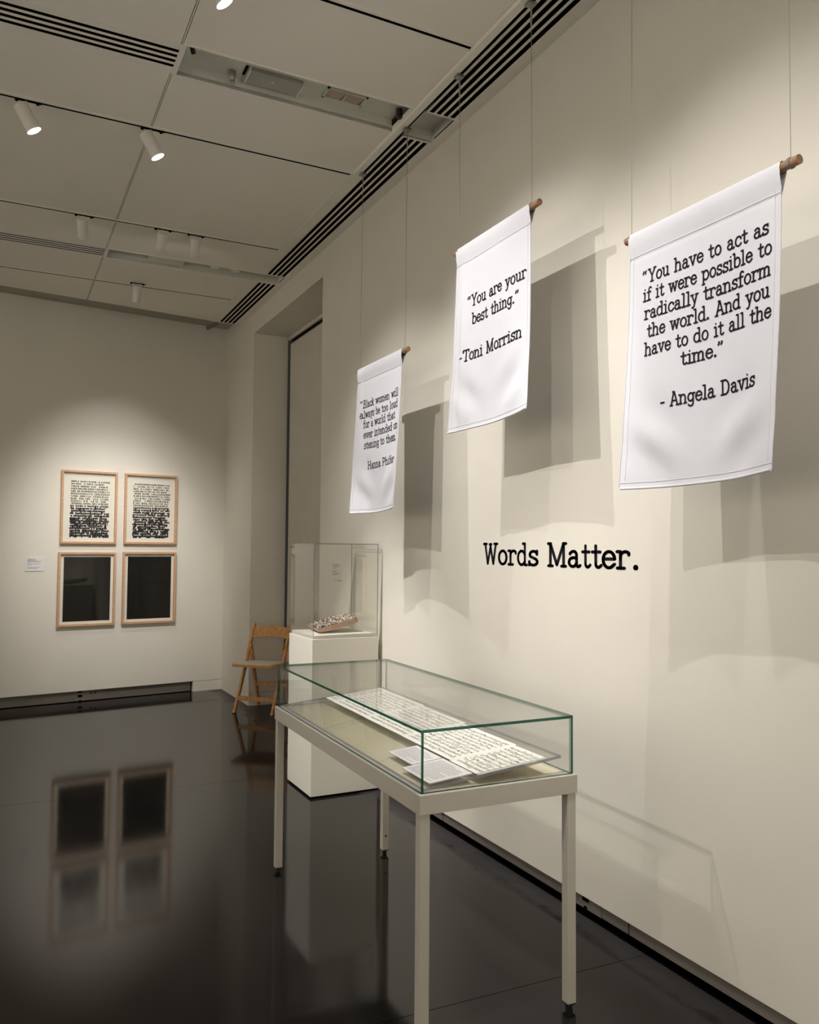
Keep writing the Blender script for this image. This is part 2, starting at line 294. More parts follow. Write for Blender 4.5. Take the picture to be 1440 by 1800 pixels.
# end wall, 7.5 degrees off square
EA = 0.130664; ED = Vector((math.cos(EA), math.sin(EA), 0)); EN = Vector((math.sin(EA), -math.cos(EA), 0))
EO = Vector((2.194, 8.777, 0))
TE = Matrix(((ED.x, -EN.x, 0, EO.x), (ED.y, -EN.y, 0, EO.y), (0, 0, 1, 0), (0, 0, 0, 1)))   # local x along wall, local y into it
def eb(x0, x1, y0, y1, z0, z1): return MB().box(x0, x1, y0, y1, z0, z1, T=TE)
struct('wall_back', eb(-7.8, 0.35, 0, 0.2, 0.108, 4.0), M['wall'])
struct('baseboard_back', eb(-0.309, 0.35, 0.0, 0.2, -0.012, 0.104), M['wall'], bevel=0.0015)
bp_ = struct('trim_4', eb(-7.8, -0.33, 0.028, 0.05, 0.008, 0.108), M['panelgrey'])
struct('trim_5', eb(-7.8, -0.309, 0.05, 0.2, -0.012, 0.108), M['black'])
struct('wall_left', B(-5.7, -5.5, -4.0, 8.3, 0, 4.0), M['wall'])
struct('wall_front', B(-5.7, 2.62, -4.2, -4.0, 0, 4.0), M['wall'])
# floor: cast slabs with saw-cut joints
fl = struct('floor', B(-5.7, 2.22, -4.2, 9.0, -0.03, -0.012), M['black'])
def jl(k, x): return (9.1, 5.366-0.053*x, 2.455-0.032*x, -0.55-0.02*x, -4.1)[k]
xs = [-5.6, -2.1, 2.203]; g = 0.0014
for k in range(4):
    for i in range(2):
        x0, x1 = xs[i]+g, xs[i+1]-(g if i == 0 else 0)
        ya0, ya1, yb0, yb1 = jl(k+1, x0)+g, jl(k+1, x1)+g, jl(k, x0)-g, jl(k, x1)-g
        vs = [(x0, ya0, -0.012), (x1, ya1, -0.012), (x1, yb1, -0.012), (x0, yb0, -0.012), (x0, ya0, 0), (x1, ya1, 0), (x1, yb1, 0), (x0, yb0, 0)]
        MB().add(vs, [(4, 5, 6, 7), (0, 4, 7, 3), (0, 1, 5, 4), (1, 2, 6, 5), (3, 7, 6, 2)]).obj('slab', M['floor'], fl)
# concrete in the sunken bay
struct('trim_6', B(2.203, 2.585, NY0, NY1, -0.03, 0.0), M['floor'])

# ------------------------------------------------------------------ ceiling
ce = struct('ceiling', B(-5.7, 2.62, -4.2, 9.3, 3.90, 4.02), M['ceil'])
tracks = [TR0 + TRP*k for k in range(-2, 6)]                      # centre lines
troughs = [(3.725+2.866*k, 3.982+2.83*k) for k in (-2, -1, 0)] + [(6.600, 6.800)]
seams = [5.297-5.73, 5.297-2.865, 5.297]
feat = []
for t in tracks: feat.append((t-0.026, t+0.026))
for a, b in troughs: feat.append((a, b))
for s_ in seams: feat.append((s_-0.0012, s_+0.0012))
feat.append((8.0585, 8.0615)); feat = sorted(feat)   # the last seam lies right of x = .7 only
gaps = []; y = -4.0
for a, b in feat:
    if a > y+0.02: gaps.append((y, a))
    y = max(y, b)
xcols = [(-5.5, -4.106), (-4.094, -2.906), (-2.894, -1.706), (-1.694, -0.506), (-0.494, 0.694), (0.706, 1.8855)]
for (a, b) in gaps:
    for (x0, x1) in (xcols if b < 8.0 else xcols[-1:]): B(x0, x1, a, b, ZC, ZC+0.02).obj('ceiling_board', M['ceil'], ce)
# last boards, cut on the skew of the end wall
def yend(x): return 8.238 + (x-1.965)*0.1284
for (x0, x1) in xcols[:-1] + [(0.706, 1.957)]:
    y0 = 8.0615 if x0 > 0.7 else tracks[-1]+0.022
    vs = [(x0, y0, ZC), (x1, y0, ZC), (x1, yend(x1), ZC), (x0, yend(x0), ZC)]
    vs += [(v[0], v[1], ZC+0.02) for v in vs]
    MB().add(vs, [(3, 2, 1, 0), (4, 5, 6, 7), (0, 1, 5, 4), (2, 3, 7, 6), (0, 4, 7, 3), (1, 2, 6, 5)]).obj('ceiling_board', M['ceil'], ce)
for x in (-4.1, -2.9, -1.7, -0.5, 0.70):
    B(x-0.0021, x+0.0021, -4, yend(x), ZC-0.0002, ZC+0.02).obj('seam_strip', M['ceil'], ce)
# dark backing above the seams only
for x in (-4.1, -2.9, -1.7, -0.5, 0.70): B(x-0.012, x+0.012, -4, yend(x)-0.01, ZC+0.0205, ZC+0.024).obj('seam_backing', M['black'], ce)
for s_ in seams: B(-5.5, 1.9, s_-0.01, s_+0.01, ZC+0.0205, ZC+0.024).obj('seam_backing', M['black'], ce)
# perimeter recess above the end wall
mb = MB(); x0, x1 = -5.5, XW
vs = [(x0, yend(x0)-0.4, 3.88), (x1, yend(x1)-0.4, 3.88), (x1, 9.2, 3.88), (x0, 8.4, 3.88)]
vs += [(v[0], v[1], 3.90) for v in vs]
struct('trim_7', mb.add(vs, [(3, 2, 1, 0), (4, 5, 6, 7), (0, 1, 5, 4), (1, 2, 6, 5), (2, 3, 7, 6), (3, 0, 4, 7)]), M['recess'])
# lighting tracks
for i, t in enumerate(tracks):
    tr = empty('lighting_track', (0, t, ZC))
    lab = ['recessed lighting track far behind the visitor', 'recessed lighting track behind the visitor', 'recessed lighting track just behind the camera', 'recessed lighting track above the table, out of view',
           'slim dark lighting track at the top of the photo, nearest of the tracks in view', 'slim dark lighting track carrying the two lamps with glowing lenses', 'slim dark lighting track carrying three unlit-looking lamps', 'slim dark lighting track nearest the end wall, one small lamp'][i]
    tag(tr, lab, 'light track', 'lighting tracks across the ceiling')
    x1 = 1.884
    B(-5.45, x1, -0.028, -0.0095, -0.003, 0.001).obj('flange', M['ceilm'], tr)
    B(-5.45, x1, 0.0095, 0.028, -0.003, 0.001).obj('flange', M['ceilm'], tr)
    B(-5.45, x1, -0.0095, 0.0095, -0.0015, 0.02).obj('channel', M['black'], tr)
# linear diffusers left of the seam, service troughs right of it
for i, (a, b) in enumerate(troughs):
    near = a; W = b-a
    df = empty('slot_diffuser', (0.70, a, ZC)); tag(df, ['slot diffuser far behind the visitor', 'slot diffuser behind the visitor, out of view', 'large four-slot air diffuser crossing the top left corner of the ceiling', 'thin distant four-slot air diffuser at the left edge below the third track'][i], 'air vent', 'air diffusers left of the ceiling seam')
    k = W/0.257 if i < 3 else 1.0
    if i < 3: sl = [0.050, 0.092, 0.135, 0.178]; sw = 0.024
    else: sl = [0.022, 0.066, 0.110, 0.154]; sw = 0.020
    ed = [0.0] + sum([[s_, s_+sw] for s_ in sl], []) + [W]
    B(-6.15, 0.0, 0.0, W, 0.0, 0.006).obj('plenum', M['black'], df)
    for j in range(0, len(ed), 2): B(-6.15, 0.0, ed[j], ed[j+1], -0.0014, -0.0003).obj('blade' if 0 < j < len(ed)-2 else 'frame', M['ceilm'], df)
    B(0.0, 0.022, 0.0, W, -0.004, 0.02).obj('end_plate', M['ceilm'], df)
    tr = empty('service_trough', (0.722, a, ZC)); tag(tr, ['service trough far behind the visitor', 'service trough behind the visitor, out of view', 'wide grey-green ceiling trough holding a hatch and a twin downlight', 'far narrow grey-green ceiling trough with a round white disc'][i], 'ceiling trough', 'service troughs right of the ceiling seam')
    L = (1.8855 if i < 3 else 1.90)-0.722; D = 0.062
    MB().box(0, L, 0, W, D, D+0.01).obj('lid', M['trough'], tr)
    B(0, L, W, W+0.004, 0, D+0.01).obj('side', M['trough'], tr); B(0, L, -0.004, 0, 0, D+0.01).obj('side', M['trough'], tr)
    B(-0.004, 0, 0, W, 0, D+0.01).obj('end_wall', M['trough'], tr)
    B(0, L, -0.010, 0.0, -0.004, 0.0).obj('lip', M['ceilm'], tr); B(0, L, W, W+0.014, -0.004, 0.0).obj('lip', M['ceilm'], tr)
    x2 = (1.961 if i < 3 else 1.9005)-0.722; x3 = 2.135-0.722
    B(x2, x3, 0, W, D, D+0.01).obj('lid', M['trough'], tr); B(x2, x3, W, W+0.004, 0, D+0.01).obj('side', M['trough'], tr)
    B(x3, x3+0.004, 0, W, 0.0, D).obj('end_wall', M['trough'], tr); B(x3-0.001, x3, 0.01, W-0.03, 0.0, 0.006).obj('shadow_gap', M['black'], tr)
    if i == 2:
        for (px, py) in ((0.060, 0.012), (0.055, 0.012)): pass
        hook = MB().tube([(0.035, 0.055, 0.061), (0.035, 0.055, 0.03), (0.045, 0.075, 0.018)], 0.012, 8); hook.obj('bracket', M['dark'], tr)
        hook = MB().tube([(1.150, 0.14, 0.062), (1.150, 0.14, 0.012)], 0.017, 10); hook.obj('socket', M['dark'], tr)
        B(x2+0.018, x2+0.034, 0.03, 0.055, 0.055, 0.0615).obj('slot', M['black'], tr); B(x2+0.018, x2+0.034, 0.062, 0.087, 0.055, 0.0615).obj('slot', M['black'], tr)
# beam and linear diffuser along the right wall
bm_ = struct('trim_8', B(1.886, 1.925, -4.0, 4.535, 3.778, 3.825), M['ceilm'], bevel=0.002)
struct('trim_9', MB().box(1.925, 1.958, -4.0, 4.535, 3.808, 3.83).box(1.958, 2.13, -4.0, 8.236, 3.87, 3.874), M['black'])
struct('trim_10', MB().box(1.8862, 1.9575, 4.536, 6.598, ZC-0.003, ZC+0.01).box(1.8862, 1.9575, 6.802, 8.236, ZC-0.003, ZC+0.01), M['ceilm'])
segs = [(-4.0, 0.86), (1.12, 3.722), (3.992, 6.598), (6.802, 8.232)]
for i, (a, b) in enumerate(segs):
    d = empty('wall_slot_diffuser', (0, a, ZC)); tag(d, ['stretch of wall diffuser behind the visitor', 'nearest stretch of four-slot air diffuser along the right wall, leaving the frame top', 'middle stretch of the four-slot air diffuser along the right wall, between the two troughs', 'far short stretch of four-slot air diffuser ending in the corner above the blind'][i], 'air vent', 'air diffusers along the right wall')
    ed = [1.958, 1.974, 2.000, 2.015, 2.041, 2.056, 2.082, 2.097, 2.124, 2.194]
    L = b-a
    B(1.958, 2.13, 0, L, 0.0, 0.006).obj('plenum', M['black'], d)
    for j in range(0, 10, 2): B(ed[j], ed[j+1], 0, L, -0.0014, -0.0003).obj('blade' if 0 < j < 8 else 'frame', M['ceilm'], d)
    B(1.958, 2.13, 0, 0.016, -0.0045, 0.012).obj('end_plate', M['ceilm'], d); B(1.958, 2.13, L-0.010, L, -0.0045, 0.012).obj('end_plate', M['ceilm'], d)
for i, (a, b) in enumerate([(0.86, 1.12), (3.722, 3.992), (6.598, 6.802)]): struct('trim_%d' % (11+i), B(2.139, 2.194, a, b, ZC-0.003, ZC+0.012), M['ceilm'])
# devices in the troughs
h = empty('access_hatch', (1.06, 3.850, ZC+0.040)); tag(h, 'grey square access hatch inside the nearer ceiling trough', 'hatch')
MB().box(0, 0.265, 0, 0.120, 0.0, 0.0215).obj('cover', M['hatch'], h, 0.003); MB().tube([(0.12, 0.05, 0.0), (0.12, 0.05, -0.003)], 0.006, 10).obj('catch', M['white'], h)
B(-0.008, -0.001, 0, 0.120, -0.002, 0.0215).obj('lip', M['white'], h); B(0.266, 0.272, 0, 0.120, -0.002, 0.0215).obj('lip', M['white'], h); B(-0.026, -0.016, 0.0, 0.08, 0.0175, 0.0215).obj('gap', M['black'], h)
h = empty('twin_downlight', (1.455, 3.835, ZC+0.0535)); tag(h, 'twin square downlight with coppery reflectors in the nearer ceiling trough', 'downlight')
MB().box(0, 0.225, 0, 0.010, 0, 0.008).box(0, 0.225, 0.088, 0.10, 0, 0.008).box(0, 0.012, 0, 0.1, 0, 0.008).box(0.213, 0.225, 0, 0.1, 0, 0.008).box(0.110, 0.115, 0, 0.1, 0, 0.008).obj('bezel', M['trough'], h)
for x in (0.012, 0.115): B(x, x+0.098, 0.01, 0.088, 0.006, 0.008).obj('reflector', M['copper'], h); MB().add([(x+.098, .01, .0055), (x+.098, .088, .0055), (x+.080, .088, .0055)], [(0, 1, 2)]).obj('shade_wedge', M['dowel'], h)  # flat dark triangle paints the side shading of each reflector cell
def sprinkler(x, y, z, lab):
    s_ = empty('sprinkler_head', (x, y, z)); tag(s_, lab, 'sprinkler')
    MB().tube([(0, 0, 0.045), (0, 0, 0.02), (0.0, 0, 0.0)], [0.018, 0.018, 0.010], 12).obj('body', M['steel'], s_)
    MB().tube([(0, 0, -0.012), (0, 0, -0.015)], 0.014, 12).obj('deflector', M['steel'], s_)
    MB().tube([(-0.008, 0, 0.0), (-0.008, 0, -0.012)], 0.0018, 6).tube([(0.008, 0, 0.0), (0.008, 0, -0.012)], 0.0018, 6).obj('yoke', M['dark'], s_)
sprinkler(0.985, 3.93, ZC+0.015, 'sprinkler head in the nearer ceiling trough beside the grey hatch')
h = empty('ceiling_disc', (1.56, 6.70, ZC+0.022)); tag(h, 'round white smoke detector disc in the far ceiling trough', 'detector')
MB().tube([(0, 0, 0.04), (0, 0, 0.012), (0, 0, 0.0)], [0.042, 0.042, 0.038], 20).obj('disc', M['white'], h)
h = empty('access_hatch', (1.04, 6.66, ZC+0.012)); tag(h, 'grey square access hatch inside the far ceiling trough', 'hatch'); B(0, 0.27, 0, 0.12, 0, 0.048).obj('cover', M['trough'], h, 0.003)
h = empty('ceiling_fixture', (1.73, 6.70, ZC+0.016)); tag(h, 'small square fixture with a round grille at the wall end of the far trough', 'fixture')
B(-0.055, 0.055, -0.04, 0.05, 0.01, 0.040).obj('plate', M['trough'], h, 0.002); MB().tube([(0, 0, 0.01), (0, 0, 0.0)], 0.034, 18).obj('grille', M['ceilm'], h)
h = MB().tube([(1.965, 8.24, 3.79), (1.86, 8.30, 3.735)], 0.019, 12); h = h.obj('pipe_stub', M['panelgrey']); tag(h, 'short grey pipe stub poking out of the ceiling edge in the far corner', 'pipe')

# ------------------------------------------------------------------ track lamps
def lamp(x, y, aim, watts, cone, blend, label, visible=True):
    r = empty('track_spotlight', (x, y, ZC)); tag(r, label, 'spotlight', 'spotlights on the ceiling tracks')
    B(-0.05, 0.075, -0.008, 0.008, -0.005, -0.0016).obj('adapter', M['black'], r)
    for k in (-0.045, 0.055): MB().tube([(k, 0, -0.003), (k, 0, -0.013)], 0.008, 10).obj('knob', M['black'], r)
    MB().tube([(0, 0, -0.008), (0, 0, -0.046)], 0.0065, 8).obj('stem', M['whitem'], r)
    p = Vector((0, 0, -0.078)); d = (Vector(aim)-Vector((x, y, ZC))-p).normalized()
    a, b = p - d*0.055, p + d*0.085
    R = 0.036
    MB().tube([a, a+d*0.002, b], [R*0.9, R, R], 24, caps=False).add(*disc(a, d, R*0.9, 24)).obj('housing', M['whitem'], r)
    MB().add(*disc(b-d*0.003, d, R-0.0005, 24)).obj('lens', M['lens'], r)
    MB().tube([(0, 0, -0.040), (0, 0, -0.052)], 0.012, 10).obj('swivel', M['whitem'], r)
    ld = bpy.data.lights.new('beam', 'SPOT'); ld.energy = watts*K; ld.spot_size = math.radians(cone); ld.spot_blend = blend
    ld.shadow_soft_size = 0.008; ld.color = (1.0, 0.965, 0.925)
    lo = bpy.data.objects.new('beam', ld); COL.objects.link(lo); lo.parent = r
    lo.location = b + d*0.006; lo.rotation_mode = 'QUATERNION'; lo.rotation_quaternion = d.to_track_quat('-Z', 'Y')
    return r
def disc(c, d, R, n):
    ref = Vector((0, 0, 1)) if abs(d.z) < 0.9 else Vector((1, 0, 0)); a = d.cross(ref).normalized(); b = d.cross(a)
    return [c + (a*math.cos(2*math.pi*k/n)+b*math.sin(2*math.pi*k/n))*R for k in range(n)], [tuple(range(n))]
for L in LAMPS: lamp(*L)
for (x, y, aim, where) in FILL_LAMPS: lamp(x, y, aim, FILL_W, 85, 1.0, 'added unseen fill spotlight ' + where)

# ------------------------------------------------------------------ hanging banners
XB = 1.912
def make_banner(name, label, yl, yr, ztop, h, dl, dr, lines, cords, curl, fold, seed, ink=0.13):
    """yl / yr: far and near side of the cloth, dl / dr: dowel ends"""
    rnd = random.Random(seed); r = empty(name, (XB, (yl+yr)/2, ztop-h)); tag(r, label, 'banner', 'cloth banners hanging before the right wall')
    O = Vector((XB, (yl+yr)/2, ztop-h))
    zd = ztop-0.016
    MB().tube([(XB, dl, zd), (XB, dr, zd)], 0.0135, 16).obj('dowel', M['dowel'], r, T=Matrix.Translation(-O))
    ph = [rnd.uniform(0, 6.28) for _ in range(6)]
    def surf(u, v):
        """u 0 far side .. 1 near side, v 0 top .. 1 bottom"""
        flare = 0.012*v + fold[1]*v
        Y = yl + (yr-yl)*u + (u-0.5)*(-2)*0.0 + (yr-yl)*(u-0.5)*flare
        c = 2*u-1
        x = -0.016*(1-min(v/0.09, 1)) * (1 if v < 0.09 else 0)
        x += -0.012 + 0.004*math.sin(3.1*v+ph[0])
        wv = min(1, v*1.6)
        x += wv*(0.0055*math.sin(5.5*u+1.6*v+ph[1]) + 0.0035*math.sin(11*u-2.2*v+ph[2]))
        x -= curl*(v**2.2)*(abs(c)**2.6) + 0.006*v*(c*c)
        # soft diagonal buckles near the bottom corners
        for sgn in (-1, 1):
            t = (1-v)*0.9 + (1-sgn*c)*0.25; x += 0.0105*math.exp(-((v-0.84)/0.13)**2)*math.exp(-((sgn*c-0.55)/0.3)**2)*math.sin(26*t+ph[3])
        # a crease on the far side
        x -= fold[0]*math.exp(-((u-0.10-0.07*v)/0.035)**2)*min(1, v*3)*(1-0.5*v)
        x += 0.0030*math.exp(-((v-0.104)/0.008)**2)
        z = ztop - h*v + 0.012*c*v*fold[2] - 0.014*math.cos(c*1.3)*v*0.6 + 0.006*v
        return Vector((XB+x, Y, z))
    NU, NV = 48, 76
    mb = MB(); vs = []
    # pocket round the dowel, then the front sheet
    ang = [(-150, 0), (-105, 0), (-60, 0), (-15, 0)]
    for j in range(NV+1):
        for i in range(NU+1):
            v = j/NV; p = surf(i/NU, v)
            if v < 0.055:
                a = math.radians(90+95*(v/0.055)); rr = 0.0165
                q = Vector((XB+rr*math.cos(a)-0.0, p.y, zd+rr*math.sin(a))); k = max(0, (v-0.02)/0.035); p = q.lerp(p, k*k)
            vs.append(p)
    fs = [(j*(NU+1)+i, (j+1)*(NU+1)+i, (j+1)*(NU+1)+i+1, j*(NU+1)+i+1) for j in range(NV) for i in range(NU)]
    mb.add(vs, fs, 0, True)
    # back flap of the pocket
    vs = []; NB = 8
    for j in range(NB+1):
        for i in range(NU+1):
            t = j/NB; u = i/NU; top = surf(u, 0); a = math.radians(90-110*min(1, t*2.2)); rr = 0.0165
            q = Vector((XB+rr*math.cos(a), top.y, zd+rr*math.sin(a)))
            if t > 0.45:
                k = (t-0.45)/0.55; e = surf(u, 0.1)+Vector((0.003, 0, 0)); q = q.lerp(e, k)
            vs.append(q)
    mb.add(vs, [(j*(NU+1)+i, j*(NU+1)+i+1, (j+1)*(NU+1)+i+1, (j+1)*(NU+1)+i) for j in range(NB) for i in range(NU)], 0, True)
    c = mb.obj('cloth', M['cloth'], r, T=Matrix.Translation(-O))
    # seams and hems
    hm = MB()
    def along(pts, rad): hm.tube(pts, rad, 6)
    off = Vector((-0.0012, 0, 0))
    along([surf(0.012+0.976*i/24, 1.0)+off for i in range(25)], 0.0042)
    along([surf(i/24, 0.100)+off*0.6 for i in range(25)], 0.0014); along([surf(i/24, 0.106)+off*0.4 for i in range(25)], 0.0007)
    along([surf(i/24, 0.978)+off*0.6 for i in range(25)], 0.0008)
    for u in (0.003, 0.997): along([surf(u, 0.09+0.90*i/30)+off*0.5 for i in range(31)], 0.0016)
    for u in (0.035, 0.965): along([surf(u, 0.09+0.88*i/30)+off*0.5 for i in range(31)], 0.0006)
    hm.obj('hem', M['cloth'], r, T=Matrix.Translation(-O))
    # printed lines: (text, Y of its first edge, Y of its last edge, baseline z, cap height)
    tm = MB(); H = abs(yl-yr)
    for (s, y0, y1, zb, cap) in lines:
        sx = abs(y0-y1)/text_width(s); x = 0.0
        for ch in s:
            dz = 0; kx = 1.0
            for poly in glyph_polys(ch, ink):
                pts = []
                for (px, py) in poly:
                    pxx = x + px
                    Yt = y0 - pxx*sx; zt = zb + py*cap
                    u = (yl-Yt)/(yl-yr); v = (ztop-zt)/h; p = surf(u, v); pts.append(p+Vector((-0.0016, 0, 0)))
                tm.add(pts, [tuple(range(len(pts)))])
            x += G[ch][0]
    tm.obj('lettering', M['ink'], r, T=Matrix.Translation(-O))
    for (yt, yb) in cords:
        p0, p1 = Vector((1.932, yt, 3.775)), Vector((XB, yb, zd+0.012))
        cd_ = MB().tube([p0+Vector((0, 0, -0.01)), p0.lerp(p1, 0.5), p1], 0.0011, 6).tube([p0+Vector((0.002, 0.002, -0.012)), p0+Vector((0, 0, -0.095))], 0.0038, 6)
        for k in range(5): cd_.tube([p1+Vector((0.0155*math.cos(a), 0.002*k-0.004, -0.012+0.0155*math.sin(a))) for a in [x_*math.pi/6 for x_ in range(13)]], 0.0010, 5)
        cdo = cd_.obj('cord', M['cord'], r, T=Matrix.Translation(-O))
        cl = MB().box(1.912, 1.948, yt-0.018, yt+0.018, 3.766, 3.7775).tube([(1.932, yt, 3.768), (1.932, yt-0.006, 3.756), (1.932, yt, 3.748), (1.932, yt+0.006, 3.756), (1.932, yt, 3.768)], 0.0022, 6)
        cl.obj('clip', M['steel'], r, T=Matrix.Translation(-O))
    return r
make_banner('hanging_banner', 'nearest and largest-looking white banner, seven lines of black print, at the right', 2.117, 1.514, 2.578, 0.868, 2.142, 1.462,
  [('\u201cYou have to act as', 2.051, 1.559, 2.387, 0.042), ('if it were possible to', 2.046, 1.549, 2.3265, 0.042), ('radically transform', 2.038, 1.552, 2.265, 0.042),
   ('the world. And you', 2.025, 1.554, 2.204, 0.042), ('have to do it all the', 2.034, 1.547, 2.1435, 0.042), ('time.\u201d', 1.883, 1.724, 2.084, 0.042), ('- Angela Davis', 1.968, 1.602, 1.963, 0.042)],
  [(2.13, 2.117), (1.50, 1.49)], 0.035, (0.003, 0.0, 0.6), 3)
make_banner('hanging_banner', 'middle and highest-hung white banner, three short lines of black print', 3.289, 2.698, 2.914, 0.862, 3.316, 2.647,
  [('\u201cYou are your', 3.181, 2.735, 2.607, 0.050), ('best thing.\u201d', 3.138, 2.778, 2.522, 0.050), ('-Toni Morrisn', 3.222, 2.760, 2.363, 0.050)],
  [(3.325, 3.283), (2.735, 2.700)], 0.03, (0.012, 0.07, 1.0), 7)
make_banner('hanging_banner', 'farthest and smallest-looking white banner, its words cut by a fold, hanging over the plinth', 4.455, 3.861, 2.571, 0.857, 4.480, 3.814,
  [('\u201cBlack women will', 4.385, 3.900, 2.322, 0.042), ('always be too loud', 4.379, 3.905, 2.262, 0.042), ('for a world that', 4.348, 3.938, 2.204, 0.042),
   ('ever intended on', 4.343, 3.893, 2.143, 0.042), ('stening to them.\u2019', 4.334, 3.895, 2.082, 0.042), ('Hanna Phifer', 4.295, 3.927, 1.963, 0.042)],
  [(4.485, 4.453), (3.885, 3.852)], 0.035, (0.014, -0.03, 0.5), 11, 0.108)

# ------------------------------------------------------------------ vinyl words on the wall
r = empty('wall_words', (XW, 3.52, 1.429)); tag(r, 'large black words Words Matter. stuck on the right wall', 'lettering')
spans = [('W', 3.520, 3.382), ('o', 3.383, 3.300), ('r', 3.300, 3.222), ('d', 3.219, 3.132), ('s', 3.130, 3.048), ('M', 2.984, 2.840), ('a', 2.836, 2.744), ('t', 2.745, 2.680), ('t', 2.683, 2.610), ('e', 2.616, 2.528), ('r', 2.532, 2.447), ('.', 2.432, 2.404)]
for ch, y0, y1 in spans:
    polys = glyph_polys(ch, 0.135); xs_ = [p[0] for q in polys for p in q]; a, b = min(xs_), max(xs_); sx = (y0-y1)/(b-a); mb = MB()
    for q in polys:
        n = len(q); f = [(-0.0012, -(px-a)*sx, py*0.098+0.004) for px, py in q]; k = [(-0.0001, p[1], p[2]) for p in f]
        mb.add(f+k, [tuple(range(n-1, -1, -1))] + [(i, (i+1) % n, n+(i+1) % n, n+i) for i in range(n)])
    o = mb.obj('letter', M['ink'], r); o.location = (0, y0-3.52, 0)

# ------------------------------------------------------------------ glazed display table
TR_ = Matrix.Translation((1.16, 2.215, 0)) @ Matrix.Rotation(math.radians(-1.3), 4, 'Z')
def place(o): o.location = (1.16, 2.215, 0); o.rotation_euler = (0, 0, math.radians(-1.3)); return o
TWX, TWY = 0.582, 1.546
t = place(empty('display_table')); tag(t, 'long grey metal display table on four square legs beside the right wall', 'table')
fr = MB(); e = 0.034
fr.box(0, TWX, 0, e, 0.70, 0.76).box(0, TWX, TWY-e, TWY, 0.70, 0.76).box(0, e, e, TWY-e, 0.70, 0.76).box(TWX-e, TWX, e, TWY-e, 0.70, 0.76)
fr.obj('frame', M['table'], t, 0.0015)
B(e, TWX-e, e, TWY-e, 0.725, 0.7595).obj('deck', M['deck'], t)
lw = 0.033
for (x, y) in ((0.004, 0.004), (TWX-lw-0.004, 0.004), (0.004, TWY-lw-0.004), (TWX-lw-0.004, TWY-lw-0.004)):
    lg = B(x, x+lw, y, y+lw, 0.022, 0.70).obj('leg', M['table'], t, 0.0015)
    MB().tube([(x+lw/2, y+lw/2, 0.0), (x+lw/2, y+lw/2, 0.008), (x+lw/2, y+lw/2, 0.022)], [0.011, 0.011, 0.014], 12).box(x+0.001, x+lw-0.001, y+0.001, y+lw-0.001, 0.018, 0.022).obj('foot', M['dark'], lg)
MB().tube([(TWX-0.004-lw/2, TWY-lw-0.0038, 0.09), (TWX-0.004-lw/2, TWY-lw-0.0045, 0.09)], 0.005, 12).obj('bolt_hole', M['black'], lg)
# glass case: mitred panes, edges green
def pane(x0, x1, y0, y1, z0, z1, thin, parent, face, edge, name='pane'):
    mb = MB(); mb.box(x0, x1, y0, y1, z0, z1)
    ax = {'x': (4, 5), 'y': (2, 3), 'z': (0, 1)}[thin]
    for i in range(6): mb.m[i] = 0 if i in ax else 1
    return mb.obj(name, [face, edge], parent)
gc = place(empty('glass_case')); gc.location.z = 0.7602; tag(gc, 'low clear glass case with green edges on top of the long table', 'display case')
a, b, th, gh = 0.009, 0.012, 0.0088, 0.192
X1, Y1 = TWX-0.009, TWY-0.010
pane(a, X1, b, Y1, gh-th, gh, 'z', gc, M['glass'], M['gedge'])
pane(a+th, X1-th, b, b+th, 0.001, gh-th-0.0005, 'y', gc, M['glass'], M['gedge']); pane(a+th, X1-th, Y1-th, Y1, 0.001, gh-th-0.0005, 'y', gc, M['glass'], M['gedge'])
pane(a, a+th, b, Y1, 0.001, gh-th-0.0005, 'x', gc, M['glass'], M['gedge']); pane(X1-th, X1, b, Y1, 0.001, gh-th-0.0005, 'x', gc, M['glass'], M['gedge'])
# clear acrylic slope
SL = math.atan2(0.050, 0.510)
TS = Matrix.Translation((0.028, 0.030, 0.7612)) @ Matrix.Rotation(-SL, 4, 'Y')      # rises towards the wall side
rs = place(empty('acrylic_slope')); tag(rs, 'clear acrylic sheet sloping up towards the wall inside the glass case', 'stand')
mb = MB().box(0, 0.512, 0, 1.475, 0, 0.0095, T=TS); mb.m = [0, 0, 1, 1, 1, 1]
mb.obj('sheet', [M['acryl'], M['redge']], rs)
for (x, y) in ((0.48, 0.55), (0.48, 1.30), (0.40, 0.06)):
    zt = 0.7612 + (x-0.028)*math.tan(SL) - 0.0005
    mb = MB().box(x-0.012, x+0.012, y-0.012, y+0.012, 0.7603, zt-0.0012); mb.obj('support_block', [M['acryl']], rs)
def on_slope(lx, ly, up): return TS @ Vector(((lx-0.028)/math.cos(SL), ly-0.030, 0.0095+up))
def slope_sheet(name, x0, x1, y0, y1, m, up=0.0004, thick=0.0006, bow=0.0):
    mb = MB(); N_ = 6; vs = []
    for k in range(2):
        for i in range(N_+1):
            for j in range(2):
                u = x0+(x1-x0)*i/N_; vs.append(on_slope(u, (y0, y1)[j], up+thick*k+bow*abs(math.sin(math.pi*i/N_))))
    n = (N_+1)*2; fs = []
    for i in range(N_): fs += [(2*i, 2*i+1, 2*i+3, 2*i+2), (n+2*i, n+2*i+2, n+2*i+3, n+2*i+1), (2*i, 2*i+2, n+2*i+2, n+2*i), (2*i+1, n+2*i+1, n+2*i+3, 2*i+3)]
    fs += [(0, n, n+1, 1), (n-2, n-1, 2*n-1, 2*n-2)]
    mb.add(vs, fs); return mb
rnd = random.Random(5)
pages = [(0.222, 0.483, 0.018, 0.224, 'nearest short page of the handwritten music score'), (0.228, 0.492, 0.2255, 0.610, 'second page of the music score, beside the caption cards'), (0.230, 0.505, 0.6115, 0.996, 'third page of the music score from the near end'), (0.232, 0.515, 0.9975, 1.385, 'fourth page of the music score from the near end'), (0.234, 0.518, 1.3865, 1.492, 'last narrow page of the music score, farthest one')]
